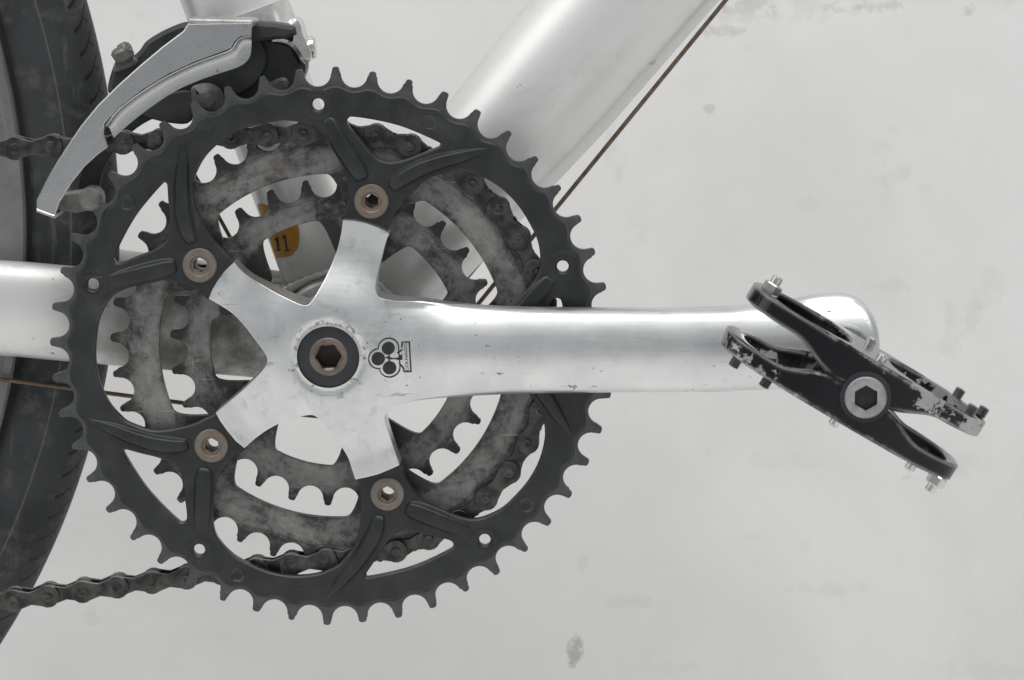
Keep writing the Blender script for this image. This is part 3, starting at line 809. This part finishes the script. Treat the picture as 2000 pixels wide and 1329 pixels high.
emb('emblem_stem', [[E0(*p) for p in [(700, 700), (720, 610), (745, 610), (735, 700), (800, 735), (920, 735), (1030, 640), (1035, 780), (960, 790), (860, 765), (735, 765), (760, 830), (700, 830), (715, 765), (620, 700)]]])
emb('emblem_stem', [[E0(*p) for p in [(905, 610), (1030, 520), (1035, 560), (930, 640)]]])
to = xz(*E0(1128, 728), -12.3); a0 = xz(*E0(1150, 1040), -12.3); a1 = xz(*E0(1105, 420), -12.3)
tl = math.hypot(a1[0]-a0[0], a1[1]-a0[1]); tx = ((a1[0]-a0[0])/tl, (a1[1]-a0[1])/tl)
flat_text('emblem_lettering', 'COLNAGO', 2.0, to, tx, (-tx[1], tx[0]), 0, INK, arm, fy=lambda x, z: cy(x, z, 0.24), squash=0.72)

# ================================================================== chain on the middle ring
chn = thing('chain', 'dark oily roller chain wrapped round the middle chainring', 'chain', (0, 8.1, 0))
YCH = YM+1.5
rpm = PITCH/2/math.sin(math.pi/38); stp = 360/38
up_a, lo_a = 93.0, -83.5
vall = [MPH+stp/2+stp*k for k in range(-12, 14)]
eng = [a for a in vall if lo_a+1 <= a <= up_a-1]
eng.sort(reverse=True)                                   # top to bottom, clockwise
pos = [pol(rpm, a) for a in eng]
def run(start, target, n):
    """straight run of the chain from the ring towards a point"""
    d = np.array(target)-np.array(start); d /= np.hypot(*d)
    return [tuple(np.array(start)+d*PITCH*(i+1)) for i in range(n)]
tu = xz(-60, 293.5, YCH); tl_ = xz(5, 1172.8, YCH)
upper = run(pos[0], tu, 12); lower = run(pos[-1], tl_, 13)
allp = list(reversed(upper))+pos+lower
# parity: the link whose first pin lies nearest this spot is an outer one
ref = xz(733, 266, YCH-3)
i0 = min(range(len(allp)), key=lambda i: math.hypot(allp[i][0]-ref[0], allp[i][1]-ref[1]))
def plate_loop(rend, waist):
    out = []
    for s, cx in ((1, PITCH/2), (-1, -PITCH/2)):
        for k in range(13):
            a = math.radians(-126+252*k/12) if s > 0 else math.radians(180-126+252*k/12)
            out.append((cx+rend*math.cos(a), rend*math.sin(a)))
        out.append((0.0, waist if s > 0 else -waist))
    return out
def proto(fn, name):
    m = MB(); fn(m)
    me = bpy.data.meshes.new(name); me.from_pydata([(a*MM, b_*MM, c*MM) for a, b_, c in m.V], [], m.F)
    me.materials.append(CHAIN); me.polygons.foreach_set('use_smooth', [True]*len(me.polygons)); me.set_sharp_from_angle(angle=math.radians(35)); me.update()
    return me
M_op = proto(lambda m: m.plate(plate_loop(4.2, 2.35), [], -0.5, 0.5, 0.22), 'outer_plate')
M_ip = proto(lambda m: m.plate(plate_loop(4.1, 2.3), [], -0.45, 0.45, 0.2), 'inner_plate')
M_pin = proto(lambda m: m.lathe([(0.01, -3.68), (0.7, -3.68), (1.0, -3.85), (1.5, -3.85), (1.8, -3.65), (1.8, 3.3), (0.01, 3.4)], (0, 0), 20), 'pin')
M_rol = proto(lambda m: m.lathe([(1.8, -1.15), (3.85, -1.15), (3.85, 1.15), (1.8, 1.15)], (0, 0), 24, closed=True), 'roller')
for i in range(len(allp)-1):
    a, c = allp[i], allp[i+1]; cx, cz = (a[0]+c[0])/2, (a[1]+c[1])/2; ang = math.atan2(c[1]-a[1], c[0]-a[0])
    outer = (i-i0) % 2 == 0
    lk = link('outer_link' if outer else 'inner_link', None, chn, (cx, YCH, cz)); lk.rotation_euler = (0, -ang, 0); lk.empty_display_size = 0.004
    def put(nm, me, x, y):
        o = bpy.data.objects.new(nm, me); COL.objects.link(o); o.parent = lk; o.location = (x*MM, y*MM, 0)
    if outer:
        put('plate', M_op, 0, -2.9); put('plate', M_op, 0, 2.9); put('pin', M_pin, -PITCH/2, 0); put('pin', M_pin, PITCH/2, 0)
    else:
        put('plate', M_ip, 0, -1.70); put('plate', M_ip, 0, 1.70); put('roller', M_rol, -PITCH/2, 0); put('roller', M_rol, PITCH/2, 0)

# ================================================================== front derailleur
fd = thing('front_derailleur', 'steel front derailleur cage hanging over the top left of the chainrings', 'derailleur', tuple(pt(460, 90, 20)))
YO = -4.6
outer_e = [(368, 46), (358, 61), (318, 91), (275, 127), (232, 165.5), (192, 205), (159, 245), (132, 285), (109, 321), (89, 356), (72, 391), (72, 411)]
inner_e = [(491, 71), (470, 72.5), (459, 82), (452, 95), (430, 104), (381, 122), (331, 145), (281, 175), (232, 212), (204, 243), (203, 262), (211, 287), (189, 304), (165, 326), (139, 359), (116, 397), (107, 424)]
front = XZ(outer_e, YO)+XZ(list(reversed(inner_e)), YO)+XZ([(492, 53), (492, 44)], YO)
b = MB(); b.plate(front, [], YO-0.6, YO+1.0, 0.45); cg = b.obj('cage_outer_plate', [CAGE], fd, sharp=30)
# pressed step and the recessed lower flange
g0 = spline([(491, 71), (472, 73), (460, 83), (451, 96), (430, 105), (381, 123), (331, 146), (281, 176), (232, 213), (206, 246)], 4, False)
g1 = spline([(491, 79), (475, 81), (467, 90), (459, 104), (434, 114), (385, 131), (336, 154), (287, 184), (240, 219), (214, 250)], 4, False)
g2 = spline([(491.5, 88), (489, 108), (480, 122), (464, 132), (440, 140), (395, 155), (345, 177), (300, 206), (258, 238), (222, 270)], 4, False)
V = []
for lift in (0, 1.1):
    for A, B, C in zip(g0, g1, g2):
        for (p, y) in ((A, YO-0.45+lift), (((A[0]*2+B[0])/3, (A[1]*2+B[1])/3), YO-0.1+lift), (B, YO+2.6+lift), (((B[0]*3+C[0])/4, (B[1]*3+C[1])/4), YO+2.9+lift), (C, YO+2.9+lift)):
            V.append(tuple(pt(*p, y)))
n = 5; N = len(g0); Fc = []
for k in (0, 1):
    for i in range(N-1):
        for j in range(n-1):
            f = [k*N*n+i*n+j, k*N*n+(i+1)*n+j, k*N*n+(i+1)*n+j+1, k*N*n+i*n+j+1]
            Fc.append(list(reversed(f)) if k == 0 else f)
for i in range(N-1): Fc.append([i*n+4, (i+1)*n+4, N*n+(i+1)*n+4, N*n+i*n+4])
mk('cage_flange', V, Fc, CAGE, fd, sharp=60)
# folded lip along the top and the toe
b = MB(); b.plate(XZ([(368, 37), (493, 40), (493, 53), (368, 48)], YO), [], YO-0.4, 14, 0.5); b.obj('cage_bridge', CHROME, fd)
b = MB(); b.plate(XZ([(72, 407), (108, 420), (108, 427), (72, 414)], YO), [], YO-0.9, 12, 0.4); b.obj('cage_toe', CHROME, fd)
b = MB(); b.plate(XZ([(110, 378), (170, 370), (200, 376), (203, 405), (150, 416), (106, 410)], 4), [], 3, 9, 1.0); b.obj('toe_spacer', DGREY, fd)
c = pt(178, 388, 2); b = MB(); b.cyl((c.x, -0.5, c.z), (c.x, 8, c.z), 4.2, seg=28, bev=0.9); b.obj('toe_screw', DGREY, fd)
# inner cage plate behind the chain
b = MB(); b.plate(spline(XZ([(490, 60), (520, 110), (500, 160), (440, 196), (380, 222), (320, 225), (268, 250), (226, 292), (200, 340), (188, 400), (152, 402), (160, 330), (196, 262), (250, 196), (320, 140), (380, 90), (430, 60)], 15), 4), [], 14.5, 16, 0.3); b.obj('cage_inner_plate', DBLACK, fd)
b = MB(); b.plate(spline(XZ([(272, 206), (300, 192), (372, 178), (374, 236), (330, 240), (268, 222)], 12), 4), [], 11, 14, 0.5); b.obj('cage_rubber', DBLACK, fd)
# linkage, body, clamp
b = MB(); b.plate(XZ(spline([(212, 176), (216, 150), (228, 118), (240, 112), (262, 108), (275, 97), (290, 78), (330, 55), (368, 44), (380, 70), (330, 120), (250, 172), (222, 184)], 4), 20), [], 17, 25, 1.6); b.obj('linkage_arm', DBLACK, fd)
b = MB(); b.plate(XZ(spline([(226, 120), (240, 114), (262, 112), (270, 122), (250, 134), (224, 140)], 4), 16), [], 14.5, 17, 0.6); b.obj('cable_clamp_plate', DGREY, fd)
b = MB(); c = pt(242, 101, 14); b.cyl((c.x+1, 13, c.z-3), (c.x-1.2, 12, c.z+1.5), 3.6, 3.9, seg=12, bev=0.9); b.cyl((c.x-0.5, 12.4, c.z), (c.x+2.2, 10.8, c.z+2.0), 2.8, 2.4, seg=10, bev=0.6); b.obj('cable_bolt', DGREY, fd)
b = MB(); b.plate(XZ(spline([(440, 60), (560, 76), (586, 100), (598, 130), (590, 158), (578, 176), (540, 190), (470, 218), (400, 222), (376, 200), (400, 160), (430, 120)], 4), 22), [], 18, 34, 2.2); b.obj('body', DBLACK, fd)
b = MB(); b.plate(XZ([(486, 42), (540, 45), (578, 52), (582, 66), (566, 74), (520, 78), (488, 82)], 14), [], 9, 22, 1.2); b.obj('upper_link', DBLACK, fd)
b = MB(); b.plate(XZ(spline([(372, 176), (384, 166), (410, 164), (430, 176), (436, 200), (420, 224), (392, 226), (376, 210)], 4), 10), [], 8, 16, 3.2); b.obj('lower_pivot', DGREY, fd)
b = MB(); b.plate(XZ(spline([(516, 168), (548, 152), (562, 156), (560, 172), (534, 184), (518, 182)], 3), 16), [], 14.5, 18, 1.0); b.obj('pivot_boss', DGREY, fd)
# clamp band round the seat tube with a forward ear and bolt
def along(py):   # axis point of the seat tube at that picture height
    t0 = pt(500, py, YC); k = (t0-s0).dot(SEATD); return s0+SEATD*k
A0 = along(52); b = MB(); b.sweep([A0-SEATD*6+SEATD*(13*k/4) for k in range(5)], [19.4, 19.8, 19.8, 19.8, 19.4], [19.4, 19.8, 19.8, 19.8, 19.4], (0, 1, 0), 64); b.obj('clamp_band', CHROME, fd)
b = MB(); b.plate(XZ(spline([(566, 44), (578, 34), (590, 44), (596, 66), (608, 92), (611, 112), (604, 122), (594, 118), (580, 96), (566, 84), (538, 78), (530, 72), (548, 68), (570, 70)], 4), 22), [], 12, 30, 1.6); b.obj('clamp_ear', CHROME, fd)
c = pt(603, 96, 24); b = MB(); b.cyl((c.x-4, 24, c.z), (c.x+2.5, 24, c.z+0.6), 4.4, 4.0, seg=14, bev=0.6); b.obj('clamp_bolt', CHROME, fd)

# ================================================================== pedal
PC = Vector((EYE[0], -77.5, EYE[1]))
pd = thing('pedal', 'narrow black platform pedal with chipped paint on the crank end', 'pedal', tuple(PC))
TILT = math.radians(-30.5); PU = Vector((math.cos(TILT), 0, math.sin(TILT))); PV = Vector((-math.sin(TILT), 0, math.cos(TILT))); PW = Vector((0, 1, 0))
def P3(u, v, w): return tuple(PC+PU*u+PV*v+PW*w)
HL, HW, TOP, U0 = 43.5, 20.5, 11.6, -2.6
def cage(sign, name):
    outl = []
    for k in range(160):
        a = 2*math.pi*k/160; c, s = math.cos(a), math.sin(a)
        ex_, ey_ = 2/3.2, 2/2.8
        outl.append((HL*math.copysign(abs(c)**ex_, c), HW*math.copysign(abs(s)**ey_, s)))
    def hole(u0, u1):
        m_, h_ = (u0+u1)/2, (u1-u0)/2; o = []
        for k in range(72):
            a = 2*math.pi*k/72; c, s = math.cos(a), math.sin(a)
            o.append((m_+h_*math.copysign(abs(c)**0.8, c), (HW-2.9)*math.copysign(abs(s)**0.7, s)))
        return o
    def low_v(u): return 0.05+4.0*float(sstep(10, 27, abs(u)))*1.35
    def fm(x, y, z):            # x = u, z = w, y 0..1 from top to underside
        lo = low_v(x); v = TOP*(1-0.04*(abs(x)/HL)**2)
        vv = v+(lo-v)*y
        return P3(x+U0, vv*sign, z)
    b = MB()
    # the plate is bevelled in its own units: y runs 0..10, mapped to the true thickness
    b.plate(outl, [hole(7.5, 39.0), hole(-37.0, -7.5)], 0, 10, 0.7, fmap=lambda x, y, z: fm(x, y/10, z))
    if sign > 0: b.F = [list(reversed(f)) for f in b.F]
    return b.obj(name, PEDAL, pd, tuple(PC), sharp=40)
cage(1, 'upper_cage'); cage(-1, 'lower_cage')
b = MB(); b.cyl(P3(0, 0, -16.5), P3(0, 0, 22.0), 9.4, seg=40, bev=1.0); b.obj('axle_housing', CAPSIL, pd, tuple(PC))
b = MB(); b.lathe([(6.6, -99.2), (8.1, -99.3), (8.3, -98.5), (8.3, -96)], (PC.x, PC.z), 48); b.obj('cap_collar', CAPBLK, pd, tuple(PC))
b = MB(); N = 48; V = []
for k in range(N):
    a = 2*math.pi*k/N; h = 3.55/math.cos(((a+math.pi/6) % (math.pi/3))-math.pi/6)
    for r, y in ((6.7, -98.0), (6.7, -99.9), (6.35, -100.4), (4.5, -100.5), (h, -100.4), (h*0.99, -98.5), (0.01, -98.45)):
        V.append((PC.x+r*math.cos(a), y, PC.z+r*math.sin(a)))
b.add(V, [[k*7+i, ((k+1) % N)*7+i, ((k+1) % N)*7+i+1, k*7+i+1] for k in range(N) for i in range(6)])
b.M = [1 if (i % 6) >= 4 else 0 for i in range(len(b.F))]
b.obj('end_cap', [CAPSIL, SOCKETSHADE], pd, tuple(PC), sharp=30)
b = MB(); b.cyl((PC.x, -60, PC.z), (PC.x, -22, PC.z), 7.0, 8.0, seg=32, bev=0.5); b.lathe([(9.6, -21.5), (10.2, -20.6), (10.2, -16), (7, -16)], (PC.x, PC.z), 40); b.lathe([(0.1, -21.5), (9.6, -21.5)], (PC.x, PC.z), 40); b.obj('axle', CAPSIL, pd, tuple(PC))
def pin(u, w, sign, kind):
    b = MB(); v = TOP*sign*0.97; u = u+U0*0.6
    if kind == 'grub':                                  # threaded stud
        prof = []; h = 3.3
        for i in range(12): prof.append((1.85 if i % 2 else 1.55, i*h/12))
        prof.append((1.2, h)); prof.append((0.7, h)); prof.append((0.6, h-1.2)); prof.append((0.01, h-1.2))
        N = 16; V = [P3(u+r*math.cos(2*math.pi*k/N), v+sign*hh, w+r*math.sin(2*math.pi*k/N)) for k in range(N) for r, hh in prof]
        n = len(prof); Fc = [[k*n+i, ((k+1) % N)*n+i, ((k+1) % N)*n+i+1, k*n+i+1] for k in range(N) for i in range(n-1)]
        b.add(V, Fc)
        return b.obj('pin', PINM, pd, tuple(PC), sharp=25)
    if kind == 'nut':
        b.cyl(P3(u, v-sign*0.5, w), P3(u, v+sign*3.0, w), 3.2, seg=6, bev=0.4); b.cyl(P3(u, v, w), P3(u, v+sign*5.6, w), 1.8, seg=16, bev=0.3)
        return b.obj('pin', CHROME, pd, tuple(PC), sharp=30)
    b.cyl(P3(u, v-sign*0.5, w), P3(u, v+sign*2.8, w), 1.7, seg=16, bev=0.6)
    return b.obj('pin', CHROME, pd, tuple(PC), sharp=40)
pin(-39, 0, 1, 'nut'); pin(0.5, 15.5, 1, 'stub'); pin(0.5, -15.5, 1, 'stub'); pin(33.5, 13, 1, 'grub'); pin(34, -14, 1, 'grub'); pin(40.5, 0, 1, 'grub')
pin(-38, -10.5, -1, 'grub'); pin(-27, -15.2, -1, 'grub'); pin(-1.5, -15.5, -1, 'stub'); pin(27, -15.0, -1, 'stub'); pin(37, -12.0, -1, 'nut')

# ================================================================== cables
def cable(name, label, pts, r):
    P = [Vector(p) for p in pts]
    o = None
    b = MB(); b.sweep(P, r, r, (0.3, 1, 0.2), 12)
    c = b.obj(name, CABLE, None, tuple(P[0]))
    c['label'] = label; c['category'] = 'cable'; c['group'] = 'gear cables on the frame'
cable('gear_cable', 'thick rusty brown gear cable in the open below the down tube', [pt(1500, -100, 40), pt(1418, 0, 40), pt(935, 593, 40), pt(905, 630, 42)], 0.8)
cable('gear_cable', 'thin rusty gear cable hugging the lower edge of the down tube', [pt(1230, 162, 66), pt(1140, 269, 64), pt(1062, 362, 62), pt(914, 541, 60), pt(870, 596, 60)], 0.75)
cable('gear_cable', 'thin brown gear cable crossing left below the chain stay', [pt(-60, 733, 36), pt(0, 741, 36), pt(362, 788, 42), pt(626, 814, 46), pt(680, 815, 48)], 0.8)
cable('gear_cable', 'dark cable rising behind the chainrings to the front derailleur', [pt(245, 108, 19), pt(428, 425, 30), pt(449, 463, 31), pt(560, 664, 40)], 0.7)
